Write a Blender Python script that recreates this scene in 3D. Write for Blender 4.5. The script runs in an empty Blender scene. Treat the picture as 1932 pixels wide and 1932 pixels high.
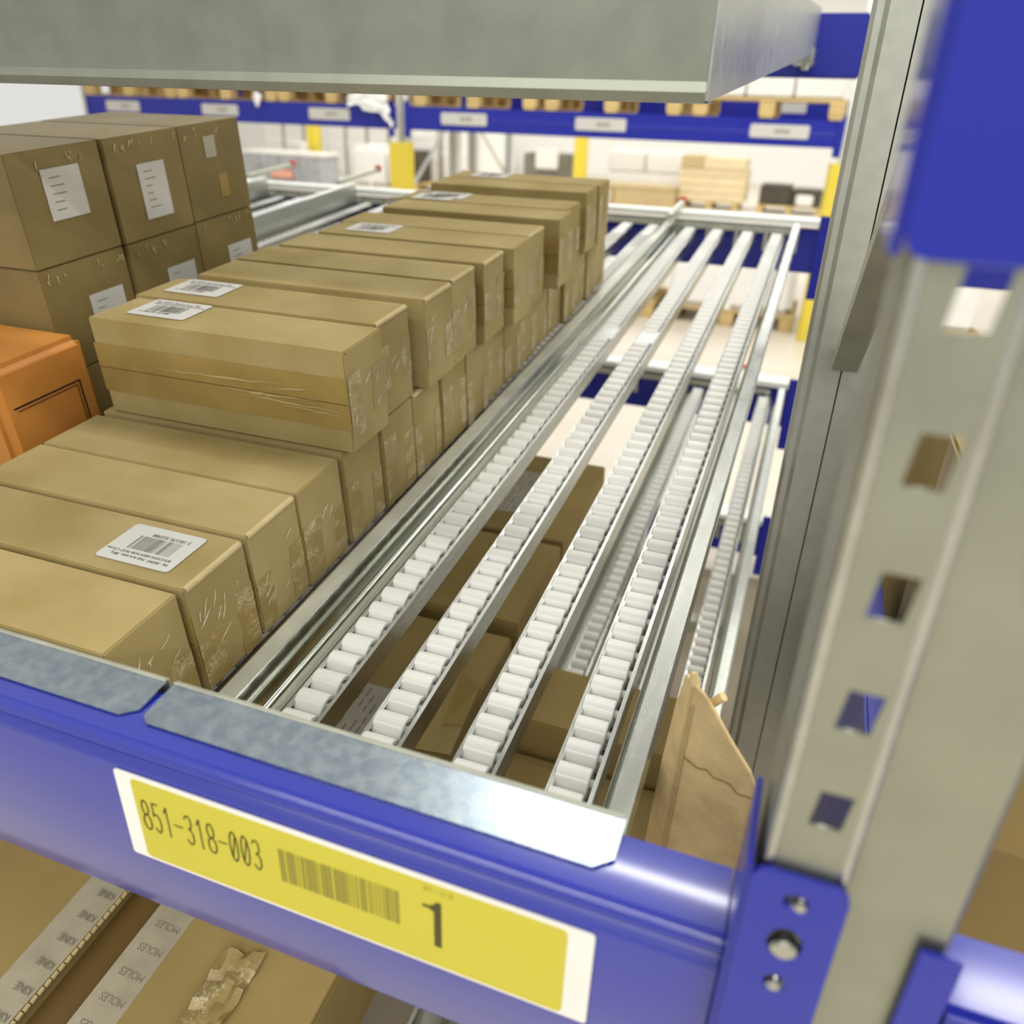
import bpy, bmesh, math, random
from mathutils import Vector, Matrix
random.seed(7)
SC = bpy.context.scene
COL = SC.collection
# ------------------------------------------------------------------ camera
H = 1.72                      # eye height above the warehouse floor
INC = 0.09                    # slope of the roller lanes
S1, S2 = 0.63, 1.203          # distance eye -> lane plane, upper and lower level
cam = bpy.data.cameras.new('camera')
cam.sensor_width = 36.0
cam.lens = 36.0 * 1510.04 / 1932.0
cam.clip_start, cam.clip_end = 0.02, 100
cam.dof.use_dof = True
cam.dof.focus_distance = 0.93
cam.dof.aperture_fstop = cam.lens / 7.8
cam.dof.aperture_blades = 0
co = bpy.data.objects.new('camera', cam)
co.location = (0, 0, H)
co.rotation_mode = 'XYZ'
co.rotation_euler = (1.1021247, -0.0296320, 0.3526302)
COL.objects.link(co)
SC.camera = co
# ------------------------------------------------------------------ world, lamps, exposure
W = bpy.data.worlds.new('world'); SC.world = W; W.use_nodes = True
bg = W.node_tree.nodes['Background']
bg.inputs[0].default_value = (1.0, 0.99, 0.945, 1); bg.inputs[1].default_value = 0.70
SC.view_settings.view_transform = 'Standard'
SC.view_settings.look = 'None'
SC.view_settings.exposure = 0.10
SC.view_settings.gamma = 1.0
SC.view_settings.use_curve_mapping = False
SC.cycles.max_bounces = 8
SC.cycles.diffuse_bounces = 4
SC.cycles.glossy_bounces = 4
SC.cycles.sample_clamp_indirect = 6.0
def lamp(loc, sx, sy, power, rot=(0, 0, 0), colr=(1.0, 0.985, 0.95)):
    l = bpy.data.lights.new('area_lamp', 'AREA'); l.shape = 'RECTANGLE'
    l.size, l.size_y, l.energy, l.color = sx, sy, power, colr
    o = bpy.data.objects.new('area_lamp', l); o.location = loc; o.rotation_euler = rot
    COL.objects.link(o); return o
# hall luminaires and added fill strips: rows over the picking aisle, one over the rack, one over the back aisle, more behind
for lx, ly, lz, sx, pw in ((2.0, -3.6, 3.6, 10.0, 170), (2.4, -1.6, 4.0, 9.0, 130), (0.25, 2.0, 4.4, 2.6, 32), (2.6, 2.6, 4.0, 3.0, 90), (-1.0, 4.6, 4.6, 8.0, 90), (-1.0, 6.0, 4.6, 8.0, 90)):  # frontmost row added, and rows shifted right, to brighten front and right faces
    lamp((lx, ly, lz), sx, .16, pw)
for ly in (11.5, 14.5, 17.0, 20.5): lamp((-4.0, ly, 5.2), 16.0, .3, 260)

# ------------------------------------------------------------------ materials
def lin(c):
    return tuple((x/255/12.92 if x/255 <= .04045 else ((x/255+.055)/1.055)**2.4) for x in c) + (1,)
MATS = {}
def mat(name, rgb, rough=.5, metal=0.0, noise=0.0, nscale=20.0, bump=0.0, bscale=60.0, coat=0.0, stretch=(1, 1, 1), rnd=0.0, rough_noise=0.0, spec=.5, alpha=1.0, dark=None):
    m = bpy.data.materials.new(name); m.use_nodes = True
    nt = m.node_tree; b = nt.nodes['Principled BSDF']
    b.inputs['Roughness'].default_value = rough; b.inputs['Metallic'].default_value = metal
    b.inputs['Coat Weight'].default_value = coat; b.inputs['Coat Roughness'].default_value = .10
    b.inputs['Specular IOR Level'].default_value = spec
    if alpha < 1: b.inputs['Alpha'].default_value = alpha
    tc = nt.nodes.new('ShaderNodeTexCoord'); mp = nt.nodes.new('ShaderNodeMapping')
    nt.links.new(tc.outputs['Object'], mp.inputs['Vector']); mp.inputs['Scale'].default_value = stretch
    oi = nt.nodes.new('ShaderNodeObjectInfo')
    mul = nt.nodes.new('ShaderNodeMath'); mul.operation = 'MULTIPLY'; mul.inputs[1].default_value = 37.0
    nt.links.new(oi.outputs['Random'], mul.inputs[0]); nt.links.new(mul.outputs[0], mp.inputs['Location'])
    c = lin(rgb)
    if noise > 0:
        n = nt.nodes.new('ShaderNodeTexNoise'); n.inputs['Scale'].default_value = nscale; n.inputs['Detail'].default_value = 5
        nt.links.new(mp.outputs[0], n.inputs['Vector'])
        r = nt.nodes.new('ShaderNodeValToRGB')
        d = lin(dark) if dark else tuple(x*(1-noise) for x in c[:3]) + (1,)
        r.color_ramp.elements[0].position = .3; r.color_ramp.elements[1].position = .7
        r.color_ramp.elements[0].color = d
        r.color_ramp.elements[1].color = tuple(min(1, x*(1+noise*.6)) for x in c[:3]) + (1,)
        nt.links.new(n.outputs['Fac'], r.inputs[0]); out = r.outputs[0]
        if rough_noise > 0:
            mr = nt.nodes.new('ShaderNodeMapRange'); mr.inputs[3].default_value = rough-rough_noise; mr.inputs[4].default_value = rough+rough_noise
            nt.links.new(n.outputs['Fac'], mr.inputs[0]); nt.links.new(mr.outputs[0], b.inputs['Roughness'])
    else:
        rgbn = nt.nodes.new('ShaderNodeRGB'); rgbn.outputs[0].default_value = c; out = rgbn.outputs[0]
    if rnd > 0:
        hs = nt.nodes.new('ShaderNodeHueSaturation'); mr = nt.nodes.new('ShaderNodeMapRange')
        mr.inputs[3].default_value = 1-rnd; mr.inputs[4].default_value = 1+rnd
        nt.links.new(oi.outputs['Random'], mr.inputs[0]); nt.links.new(mr.outputs[0], hs.inputs['Value'])
        nt.links.new(out, hs.inputs['Color']); out = hs.outputs[0]
    nt.links.new(out, b.inputs['Base Color'])
    if bump > 0:
        n2 = nt.nodes.new('ShaderNodeTexNoise'); n2.inputs['Scale'].default_value = bscale; n2.inputs['Detail'].default_value = 4
        nt.links.new(mp.outputs[0], n2.inputs['Vector'])
        bp = nt.nodes.new('ShaderNodeBump'); bp.inputs['Strength'].default_value = bump; bp.inputs['Distance'].default_value = .002
        nt.links.new(n2.outputs['Fac'], bp.inputs['Height']); nt.links.new(bp.outputs[0], b.inputs['Normal'])
    MATS[name] = m; return m
mat('blue_paint', (26, 36, 150), .32, coat=.35, bump=.02, bscale=150, spec=.3)
mat('galvanised', (205, 208, 199), .33, 1.0, noise=.10, nscale=55, rough_noise=.08)
mat('galvanised_bright', (182, 184, 178), .26, 1.0, noise=.10, nscale=60, rough_noise=.08, stretch=(1, .15, 1))
mat('galvanised_dull', (196, 197, 182), .5, .7, noise=.12, nscale=22, rough_noise=.1)
mat('roller_plastic', (214, 213, 206), .26, noise=.02, nscale=9, spec=.6)
mat('cardboard', (167, 150, 103), .82, noise=.08, nscale=7, bump=.10, bscale=260, rnd=.04, spec=.25, dark=(150, 131, 80))
mat('cardboard_pale', (192, 173, 128), .85, noise=.1, nscale=60, bump=.1, bscale=200, spec=.2)
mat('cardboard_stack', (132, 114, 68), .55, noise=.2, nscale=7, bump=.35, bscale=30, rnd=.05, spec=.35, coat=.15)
mat('cardboard_far', (186, 165, 122), .85, noise=.08, nscale=4, rnd=.1)
mat('tape', (154, 130, 72), .30, noise=.12, nscale=25, bump=.2, bscale=45, spec=.5)
mat('paper', (200, 198, 191), .6, noise=.03, nscale=30)
mat('galvanised_mirror', (206, 208, 198), .16, 1.0, noise=.06, nscale=40, rough_noise=.05)
mat('galvanised_grey', (186, 188, 181), .27, 1.0, noise=.08, nscale=60, rough_noise=.05, stretch=(1, .2, 1))
mat('galvanised_upright', (154, 157, 142), .42, .9, noise=.08, nscale=25, rough_noise=.06)
mat('blue_gloss', (30, 42, 150), .26, coat=1.0, bump=.015, bscale=120, spec=.4)
mat('galvanised_mid', (192, 194, 184), .42, .65, noise=.07, nscale=40, rough_noise=.06)
mat('film_grey', (168, 170, 172), .3, noise=.25, nscale=9, bump=.4, bscale=14)
mat('crease_brown', (132, 108, 62), .8)
mat('floor_grey_brown', (132, 122, 102), .8, noise=.12, nscale=3)
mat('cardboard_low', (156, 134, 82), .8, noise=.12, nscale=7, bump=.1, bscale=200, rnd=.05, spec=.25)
mat('paper_grey', (178, 172, 156), .7, noise=.08, nscale=40)
mat('ink', (74, 69, 60), .7)
mat('ink_soft', (128, 122, 104), .7)
mat('yellow_label', (196, 186, 56), .5, noise=.02, nscale=4)
mat('ink_label', (70, 66, 20), .6)
mat('ink_bars', (140, 133, 50), .6)
mat('yellow_guard', (224, 202, 66), .45, noise=.03, nscale=8)
mat('white_goods', (232, 229, 222), .55, noise=.06, nscale=6, bump=.3, bscale=8)
mat('white_plastic', (238, 236, 230), .4, noise=.05, nscale=8, bump=.4, bscale=12)
mat('grey_goods', (120, 116, 104), .6, noise=.2, nscale=8)
mat('dark_goods', (70, 64, 52), .6, noise=.2, nscale=6)
mat('wood', (202, 176, 118), .8, noise=.18, nscale=5, stretch=(1, 6, 6), bump=.1, rnd=.08)
mat('wood_pale', (222, 204, 164), .8, noise=.12, nscale=4, stretch=(1, 6, 6), rnd=.05)
mat('floor_paint', (214, 204, 186), .42, noise=.04, nscale=1.2)
mat('wall_paint', (240, 239, 234), .8, noise=.02, nscale=1)
mat('orange_cap', (214, 78, 34), .5)
mat('orange_card', (206, 138, 62), .5, noise=.06, nscale=6)
mat('maroon', (110, 50, 34), .6)
mat('red_card', (168, 70, 50), .6)
mat('pink_print', (236, 170, 150), .6)
mat('black', (14, 11, 9), .8)
mat('film', (244, 243, 238), .35, bump=.6, bscale=40)
mat('printed_tape', (172, 163, 138), .32, noise=.14, nscale=24, bump=.3, bscale=40)
# tape with trapped air: pale squiggles between brown stretches
def tape_wrinkled():
    m = bpy.data.materials.new('tape_wrinkled'); m.use_nodes = True; nt = m.node_tree; b = nt.nodes['Principled BSDF']
    tc = nt.nodes.new('ShaderNodeTexCoord'); mp = nt.nodes.new('ShaderNodeMapping'); oi = nt.nodes.new('ShaderNodeObjectInfo')
    mul = nt.nodes.new('ShaderNodeMath'); mul.operation = 'MULTIPLY'; mul.inputs[1].default_value = 23.0
    nt.links.new(oi.outputs['Random'], mul.inputs[0]); nt.links.new(mul.outputs[0], mp.inputs['Location'])
    mp.inputs['Scale'].default_value = (1, 1, 1.6); mp.inputs['Rotation'].default_value = (.6, 0, 0)
    nt.links.new(tc.outputs['Object'], mp.inputs['Vector'])
    big = nt.nodes.new('ShaderNodeTexNoise'); big.inputs['Scale'].default_value = 26; big.inputs['Detail'].default_value = 2
    n = nt.nodes.new('ShaderNodeTexNoise'); n.inputs['Scale'].default_value = 105; n.inputs['Detail'].default_value = 3; n.inputs['Distortion'].default_value = 2.2
    nt.links.new(mp.outputs[0], n.inputs['Vector']); nt.links.new(mp.outputs[0], big.inputs['Vector'])
    r = nt.nodes.new('ShaderNodeValToRGB'); e = r.color_ramp.elements
    e[0].position, e[0].color = .44, (0, 0, 0, 1); e[1].position, e[1].color = .50, (1, 1, 1, 1)
    k = e.new(.57); k.color = (0, 0, 0, 1)
    nt.links.new(n.outputs['Fac'], r.inputs[0])
    rb = nt.nodes.new('ShaderNodeValToRGB'); rb.color_ramp.elements[0].position = .46; rb.color_ramp.elements[1].position = .6
    nt.links.new(big.outputs['Fac'], rb.inputs[0])
    mm = nt.nodes.new('ShaderNodeMath'); mm.operation = 'MULTIPLY'
    nt.links.new(r.outputs[0], mm.inputs[0]); nt.links.new(rb.outputs[0], mm.inputs[1])
    mx = nt.nodes.new('ShaderNodeMix'); mx.data_type = 'RGBA'
    mx.inputs['A'].default_value = lin((152, 131, 80)); mx.inputs['B'].default_value = lin((206, 193, 152))
    nt.links.new(mm.outputs[0], mx.inputs['Factor']); nt.links.new(mx.outputs['Result'], b.inputs['Base Color'])
    b.inputs['Roughness'].default_value = .3
    bp = nt.nodes.new('ShaderNodeBump'); bp.inputs['Strength'].default_value = .35; bp.inputs['Distance'].default_value = .002
    nt.links.new(n.outputs['Fac'], bp.inputs['Height']); nt.links.new(bp.outputs[0], b.inputs['Normal'])
    MATS['tape_wrinkled'] = m
tape_wrinkled()

# ------------------------------------------------------------------ mesh helpers
class MB:
    def __init__(s): s.v = []; s.f = []; s.sm = False
    def box(s, x0, x1, y0, y1, z0, z1):
        i = len(s.v)
        s.v += [(x0, y0, z0), (x1, y0, z0), (x1, y1, z0), (x0, y1, z0), (x0, y0, z1), (x1, y0, z1), (x1, y1, z1), (x0, y1, z1)]
        s.f += [tuple(i+k for k in q) for q in ((0, 3, 2, 1), (4, 5, 6, 7), (0, 1, 5, 4), (1, 2, 6, 5), (2, 3, 7, 6), (3, 0, 4, 7))]
        return s
    def prism(s, pts, axis, a0, a1):
        """closed 2-D outline swept along one axis: 'x' takes (y,z), 'y' takes (x,z), 'z' takes (x,y)"""
        i = len(s.v); n = len(pts)
        mk = {'x': lambda p, a: (a, p[0], p[1]), 'y': lambda p, a: (p[0], a, p[1]), 'z': lambda p, a: (p[0], p[1], a)}[axis]
        s.v += [mk(p, a0) for p in pts] + [mk(p, a1) for p in pts]
        for k in range(n):
            j = (k+1) % n; s.f.append((i+k, i+j, i+n+j, i+n+k))
        s.f.append(tuple(range(i+n-1, i-1, -1))); s.f.append(tuple(range(i+n, i+2*n)))
        return s
    def cyl(s, p0, p1, r, n=16, r1=None, caps=True):
        p0, p1 = Vector(p0), Vector(p1); d = (p1-p0).normalized()
        a = d.orthogonal().normalized(); b = d.cross(a); i = len(s.v); r1 = r if r1 is None else r1
        for p, q in ((p0, r), (p1, r1)):
            for k in range(n):
                t = 2*math.pi*k/n; s.v.append(tuple(p + (a*math.cos(t)+b*math.sin(t))*q))
        for k in range(n):
            j = (k+1) % n; s.f.append((i+k, i+j, i+n+j, i+n+k))
        if caps: s.f.append(tuple(range(i+n-1, i-1, -1))); s.f.append(tuple(range(i+n, i+2*n)))
        return s
    def slab(s, quad, t):
        """thin plate through a polygon of 3-D points"""
        q = [Vector(p) for p in quad]; nrm = (q[1]-q[0]).cross(q[2]-q[0]).normalized()*t
        i = len(s.v); n = len(q)
        s.v += [tuple(p) for p in q] + [tuple(p+nrm) for p in q]
        for k in range(n):
            j = (k+1) % n; s.f.append((i+k, i+j, i+n+j, i+n+k))
        s.f.append(tuple(range(i+n-1, i-1, -1))); s.f.append(tuple(range(i+n, i+2*n)))
        return s
    def mesh(s, name, m, bevel=0, seg=2, smooth=False):
        me = bpy.data.meshes.new(name); me.from_pydata(s.v, [], s.f); me.update()
        bm = bmesh.new(); bm.from_mesh(me)
        bmesh.ops.recalc_face_normals(bm, faces=bm.faces)
        if bevel > 0:
            ed = [e for e in bm.edges if len(e.link_faces) == 2 and e.calc_face_angle() > .5]
            bmesh.ops.bevel(bm, geom=ed, offset=bevel, segments=seg, affect='EDGES', clamp_overlap=True)
        if smooth:
            for f in bm.faces: f.smooth = True
            for e in bm.edges:
                if len(e.link_faces) == 2 and e.calc_face_angle() > .6: e.smooth = False
        bm.to_mesh(me); bm.free()
        me.materials.append(MATS[m]); return me
    def build(s, name, m, parent=None, bevel=0, seg=2, smooth=False, loc=None, rot=None):
        return link(name, s.mesh(name, m, bevel, seg, smooth), parent, loc, rot)
def link(name, me, parent=None, loc=None, rot=None):
    o = bpy.data.objects.new(name, me); COL.objects.link(o)
    if parent is not None: o.parent = parent
    if loc is not None: o.location = loc
    if rot is not None: o.rotation_euler = rot
    return o
def tag(o, label=None, cat=None, group=None, kind=None):
    if label: o['label'] = label
    if cat: o['category'] = cat
    if group: o['group'] = group
    if kind: o['kind'] = kind
    return o
def thing(name, label, cat, loc=(0, 0, 0), rot=(0, 0, 0), group=None):
    o = bpy.data.objects.new(name, None); o.empty_display_size = .05; COL.objects.link(o)
    o.location = loc; o.rotation_euler = rot
    return tag(o, label, cat, group)
def P(X, T, N, s=S1):
    c, q = math.cos(INC), math.sin(INC)
    return (X, T*c-(N-s)*q, T*q+(N-s)*c+H)
def lane_thing(name, label, cat, X, T, N, s=S1, group=None, rz=0.0):
    o = thing(name, label, cat, P(X, T, N, s), (INC, 0, 0), group)
    if rz: o.rotation_euler = (Matrix.Rotation(INC, 3, 'X') @ Matrix.Rotation(rz, 3, 'Z')).to_euler()
    return o
def sheet(pts, t):
    """bent sheet-metal outline: an open 2-D path thickened by t to its left"""
    n = len(pts); off = []
    for k in range(n):
        a = Vector(pts[max(k-1, 0)]); b = Vector(pts[k]); c = Vector(pts[min(k+1, n-1)])
        d1 = (b-a).normalized() if k > 0 else (c-b).normalized()
        d2 = (c-b).normalized() if k < n-1 else d1
        n1, n2 = Vector((-d1.y, d1.x)), Vector((-d2.y, d2.x)); m = (n1+n2)
        m = m/(m.dot(n1)) if m.length > 1e-6 else n1
        off.append(tuple(b+m*t))
    return list(pts)+off[::-1]
def text_mesh(txt, size, m, name='print', extrude=.0002, offset=0, sx=1.0, align='LEFT'):
    cu = bpy.data.curves.new('txt', 'FONT'); cu.body = txt; cu.size = size; cu.extrude = extrude; cu.offset = offset
    cu.align_x = align; cu.align_y = 'CENTER'; cu.resolution_u = 3
    o = bpy.data.objects.new('txt', cu); COL.objects.link(o)
    bpy.context.view_layer.update()
    me = bpy.data.meshes.new_from_object(o); bpy.data.objects.remove(o)
    if sx != 1.0:
        for v in me.vertices: v.co.x *= sx
    me.name = name; me.materials.clear(); me.materials.append(MATS[m]); return me
def plate_with_holes(outline, holes, depth, m, name):
    """flat plate in local x,y with cut-outs, depth along local z"""
    cu = bpy.data.curves.new('plate', 'CURVE'); cu.dimensions = '2D'; cu.fill_mode = 'BOTH'; cu.extrude = depth/2
    for ring in [outline]+holes:
        sp = cu.splines.new('POLY'); sp.points.add(len(ring)-1); sp.use_cyclic_u = True
        for p, q in zip(sp.points, ring): p.co = (q[0], q[1], 0, 1)
    o = bpy.data.objects.new('plate', cu); COL.objects.link(o); bpy.context.view_layer.update()
    me = bpy.data.meshes.new_from_object(o); bpy.data.objects.remove(o)
    me.name = name; me.materials.clear(); me.materials.append(MATS[m]); return me
def rrect(x0, x1, y0, y1, r, n=4):
    out = []
    for cx, cy, a in ((x1-r, y1-r, 0), (x0+r, y1-r, 90), (x0+r, y0+r, 180), (x1-r, y0+r, 270)):
        for k in range(n+1):
            t = math.radians(a+90*k/n); out.append((cx+r*math.cos(t), cy+r*math.sin(t)))
    return out
ORD = ['first', 'second', 'third', 'fourth', 'fifth', 'sixth', 'seventh', 'eighth', 'ninth', 'tenth', 'eleventh', 'twelfth', 'thirteenth', 'fourteenth', 'fifteenth', 'sixteenth', 'seventeenth', 'eighteenth', 'nineteenth', 'twentieth']

# ------------------------------------------------------------------ setting
def struct(o): o['kind'] = 'structure'; return o
struct(MB().box(-22, 12, -6, 26, -.1, 0).build('floor', 'floor_paint'))
struct(MB().box(-22, 12, 25, 25.2, 0, 8).build('wall_back', 'wall_paint'))

# ------------------------------------------------------------------ the flow rack: uprights
XL = -3.70          # far-left end of the bay
def z(v): return v+H
# front upright beside the camera, scaled about it: 105 mm wide, holes every 64 mm
fu = thing('rack_upright', 'blurred galvanised front upright with a column of square holes at right edge', 'rack upright', (0, 0, .0036))
holes = []
for k in range(-24, 14):
    zz = z(-.114+k*.0644)
    if zz > .1 and zz < 2.5: holes.append([(.0504, zz-.024), (.0664, zz-.024), (.0688, zz), (.0528, zz)])
me = plate_with_holes([(.0368, 0.004), (.0736, 0.004), (.0736, 2.6), (.0368, 2.6)], holes, .002, 'galvanised_upright', 'hole_strip')
hs = link('hole_strip', me, fu, (0, .337, 0), (math.pi/2, 0, 0))
MB().prism(sheet([(.050, .416), (.0336, .416), (.0336, .340), (.0368, .336)], .002), 'z', .004, 2.6).build('side_flange', 'galvanised_upright', fu)
MB().prism(sheet([(.0736, .336), (.0776, .340), (.0776, .348), (.1345, .348), (.1376, .351), (.1376, .416), (.122, .416)], .002), 'z', .004, 2.6).build('centre_channel', 'galvanised_upright', fu)
MB().box(.015, .155, .32, .435, 0, .004).build('foot_plate', 'galvanised', fu)
for xr in (.0372, .0745): MB().cyl((xr, .3385, .004), (xr, .3385, 2.6), .0038, 10).build('fold_ridge', 'galvanised_bright', fu, smooth=True)
# rear upright of the same frame, its open side with two lips towards us
def lipped_upright(label, x0, w, y, depth=.09, zt=2.6, z0=0.0):
    u = thing('rack_upright', label, 'rack upright', (x0, y, z0))
    g = w*.47
    MB().prism(sheet([(g, .012), (g, 0), (.018, 0), (.012, .008), (.004, .008), (0, .014), (0, depth), (.02, depth)], .002), 'z', .004, zt).build('lip_channel', 'galvanised_mid', u)
    MB().prism(sheet([(w-.02, depth), (w, depth), (w, .014), (w-.004, .008), (w-.012, .008), (w-.018, 0), (g+.006, 0), (g+.006, .012)], .002), 'z', .004, zt).build('lip_channel', 'galvanised_mid', u)
    MB().box(.02, w-.02, depth-.002, depth, .004, zt).build('web', 'galvanised_dull', u)
    MB().box(-.02, w+.02, -.02, depth+.03, 0, .004).build('foot_plate', 'galvanised', u)
    return u
mu = lipped_upright('galvanised rear upright with two long lips behind the torn cardboard flap', .0144, .105, 1.20, z0=.0036)
lipped_upright('galvanised back upright standing at the back aisle behind the lipped one', .037, .105, 3.09)
# diagonal brace of the frame
b0, b1 = Vector((.069, 1.180, z(-.315))), Vector((.069, .42, z(.205)))
d = (b1-b0).normalized(); nz = d.cross(Vector((1, 0, 0))).normalized()
br = MB()
pr = [(-.017, 0), (.017, 0), (.017, .03), (.013, .03), (.013, .003), (-.013, .003), (-.013, .03), (-.017, .03)]
br.v = [tuple(b0+Vector((1, 0, 0))*p[0]+nz*p[1]) for p in pr]+[tuple(b1+Vector((1, 0, 0))*p[0]+nz*p[1]) for p in pr]
n_ = len(pr); br.f = [(k, (k+1) % n_, n_+(k+1) % n_, n_+k) for k in range(n_)]+[tuple(range(n_))[::-1], tuple(range(n_, 2*n_))]
tag(br.build('diagonal_brace', 'galvanised_dull'), 'galvanised channel brace rising from the lipped upright to the front upright', 'brace')

# ------------------------------------------------------------------ front beams, galvanised strips, connectors
PROF = [(.4096, -.4576), (.3616, -.4604), (.3568, -.4616), (.3536, -.4648), (.3524, -.4696), (.3540, -.4728), (.3576, -.4744), (.3580, -.4772),  # front beam, strips, label and connectors scaled about the camera, like the front upright
        (.3552, -.4792), (.3508, -.4816), (.3492, -.4848), (.3492, -.6450), (.3512, -.6496), (.3560, -.6512), (.4096, -.6512)]
def front_beam(dz, label):
    t = thing('front_beam', label, 'rack beam', (0, 0, z(dz)))
    MB().prism(PROF, 'x', XL, .0245).build('beam_profile', 'blue_gloss', t, smooth=True)
    return t
fb = front_beam(0, 'glossy blue step beam across the bottom carrying the yellow shelf label')
front_beam(-.573, 'blue step beam of the level below the yellow shelf label')
def connector(label, z0, z1, slot=True):
    t = thing('beam_connector', label, 'connector', (0, 0, 0))
    MB().box(.0252, .0292, .3304, .400, z(z0), z(z1)).build('side_leg', 'blue_paint', t, bevel=.0014)
    hh = []
    zt = z(z1)-.019
    if slot:
        hh = [[(.0544+a*math.cos(k*math.pi/6), zt+dz+b*math.sin(k*math.pi/6)) for k in range(12)] for dz, a, b in ((0, .0068, .0064), (-.0336, .0096, .0128), (-.068, .006, .0072))]
    me = plate_with_holes(rrect(.0292, .080, z(z0), z(z1), .0095), hh, .0032, 'blue_paint', 'face_leg')
    link('face_leg', me, t, (0, .3318, 0), (math.pi/2, 0, 0))
    if slot:
        for dx, dz, r in ((0, -.037, .0072), (.0024, -.001, .0032), (0, -.069, .004)):
            MB().cyl((.0544+dx, .3335, zt+dz), (.0544+dx, .3275, zt+dz), r, 16).build('locking_pin', 'galvanised_bright', t, bevel=.0012, smooth=True)
    return t
connector('blue end connector of the labelled beam with holes and steel pins', -.576, -.3616)
connector('blue connector plate high on the front upright at the top right', -.0448, .144, slot=False)
tag(MB().box(XL, .0252, .344, .400, z(.085), z(.144)).build('top_beam', 'blue_paint', bevel=.005), 'blue beam held by the connector plate at the top right', 'rack beam')
# beam of the next bay on the right
nb = thing('neighbour_beam', 'blue beam of the next bay at the bottom right corner', 'rack beam', (0, 0, 0))
MB().box(.144, 2.6, .349, .408, z(-.64), z(-.448)).build('beam_profile', 'blue_paint', nb, bevel=.005)
MB().box(.122, .144, .3416, .3448, z(-.69), z(-.40)).build('face_leg', 'blue_paint', nb, bevel=.001)

mat('galvanised_strip', (172, 182, 187), .27, 1.0, noise=.10, nscale=90, rough_noise=.08, dark=(146, 158, 169))
def front_strip(x0, x1, label, ch=.013):
    t = thing('front_strip', label, 'galvanised strip', (0, 0, z(0)))
    y0, y1, z0_, z1_ = .3752, .4184, -.4588, -.4532
    zs = lambda y: z0_+(z1_-z0_)*(y-y0)/(y1-y0)
    MB().slab([(x0+ch*.6, y0, z0_), (x1-ch, y0, z0_), (x1, y0+ch*.8, zs(y0+ch*.8)), (x1, y1, z1_), (x0, y1, z1_), (x0, y0+ch*.5, zs(y0+ch*.5))], .0018).build('top_flange', 'galvanised_strip', t)
    MB().prism(sheet([(y1-.001, z1_+.002), (y1+.0032, z1_), (y1+.0032, z1_-.10)], .0016), 'x', x0, x1-.001).build('back_flange', 'galvanised_dull', t)
    return t
front_strip(-.4496, -.0528, 'galvanised cover strip in front of the empty roller lane above the yellow label')
front_strip(-.856, -.4576, 'galvanised cover strip end at the left edge below the nearest cartons')

# yellow shelf label
lb = thing('shelf_label', 'yellow shelf label reading 851-318-003 with barcode on a white carrier', 'shelf label', (-.456, .3476, z(-.4856)))
me = plate_with_holes(rrect(0, .4024, -.096, 0, .0032), [], .0013, 'white_goods', 'carrier'); link('carrier', me, lb, (0, 0, 0), (math.pi/2, 0, 0))
me = plate_with_holes(rrect(.016, .384, -.0932, -.0044, .0048), [], .0005, 'yellow_label', 'yellow_sheet'); link('yellow_sheet', me, lb, (0, -.0009, 0), (math.pi/2, 0, 0))
def on_label(me, x, zz): return link('lettering', me, lb, (x, -.0013, zz), (math.pi/2, 0, 0))
def ell(cx, cy, rx, ry, n=20): return [(cx+rx*math.cos(2*math.pi*k/n+1.57), cy+ry*math.sin(2*math.pi*k/n+1.57)) for k in range(n+1)]
STROKE = {'8': [ell(.5, .755, .38, .245), ell(.5, .26, .46, .26)], '0': [ell(.5, .5, .44, .5), [(.22, .12), (.78, .88)]],
          '5': [[(.88, 1), (.2, 1), (.13, .55), (.35, .63), (.6, .62), (.82, .5), (.9, .33), (.82, .14), (.6, .01), (.35, .02), (.1, .14)]],
          '3': [[(.1, .86), (.3, .98), (.6, .99), (.82, .87), (.82, .67), (.6, .55), (.42, .54), (.65, .52), (.88, .38), (.88, .16), (.65, .02), (.35, .01), (.1, .14)]],
          '1': [[(.2, .80), (.55, 1), (.55, 0)]], '-': [[(.0, .5), (1.0, .5)]]}
def stroke_mesh(ch, w, h, th):
    b = MB()
    for line in STROKE[ch]:
        for p, q in zip(line, line[1:]):
            p, q = Vector((p[0]*w, p[1]*h)), Vector((q[0]*w, q[1]*h)); d_ = (q-p).normalized(); n_ = Vector((-d_.y, d_.x))*th/2; p, q = p-d_*th*.3, q+d_*th*.3
            b.slab([(p.x-n_.x, p.y-n_.y, 0), (q.x-n_.x, q.y-n_.y, 0), (q.x+n_.x, q.y+n_.y, 0), (p.x+n_.x, p.y+n_.y, 0)], .0002)
    return b.mesh('lettering', 'ink_label')
for k, ch in enumerate('851-318-003'):
    on_label(stroke_mesh(ch, .0080, .0325, .0014), .0216+k*.01073, -.0578)
one = MB().prism([(.0092, 0), (.0150, 0), (.0150, .0485), (.0112, .0485), (.0085, .0445), (.0050, .0425), (0, .0425), (0, .0400), (.0060, .0395), (.0092, .0370)], 'y', 0, .0002)
one.build('lettering', 'ink_label', lb, loc=(.2758, -.0015, -.0705))
on_label(text_mesh('851-318', .0078, 'ink_bars', 'lettering', offset=-.0003, sx=.9), .2770, -.0110)
bars = MB(); x = .1540
while x < .256:
    w = random.choice([.0009, .0009, .0014, .0022, .0032]); bars.box(x, min(x+w, .2575), -.0002, .0002, -.0605, -.0250); x += w+random.choice([.0010, .0015, .0022])
tag(bars.build('barcode', 'ink_bars', lb, loc=(0, -.0015, 0)), kind='stuff')

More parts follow.
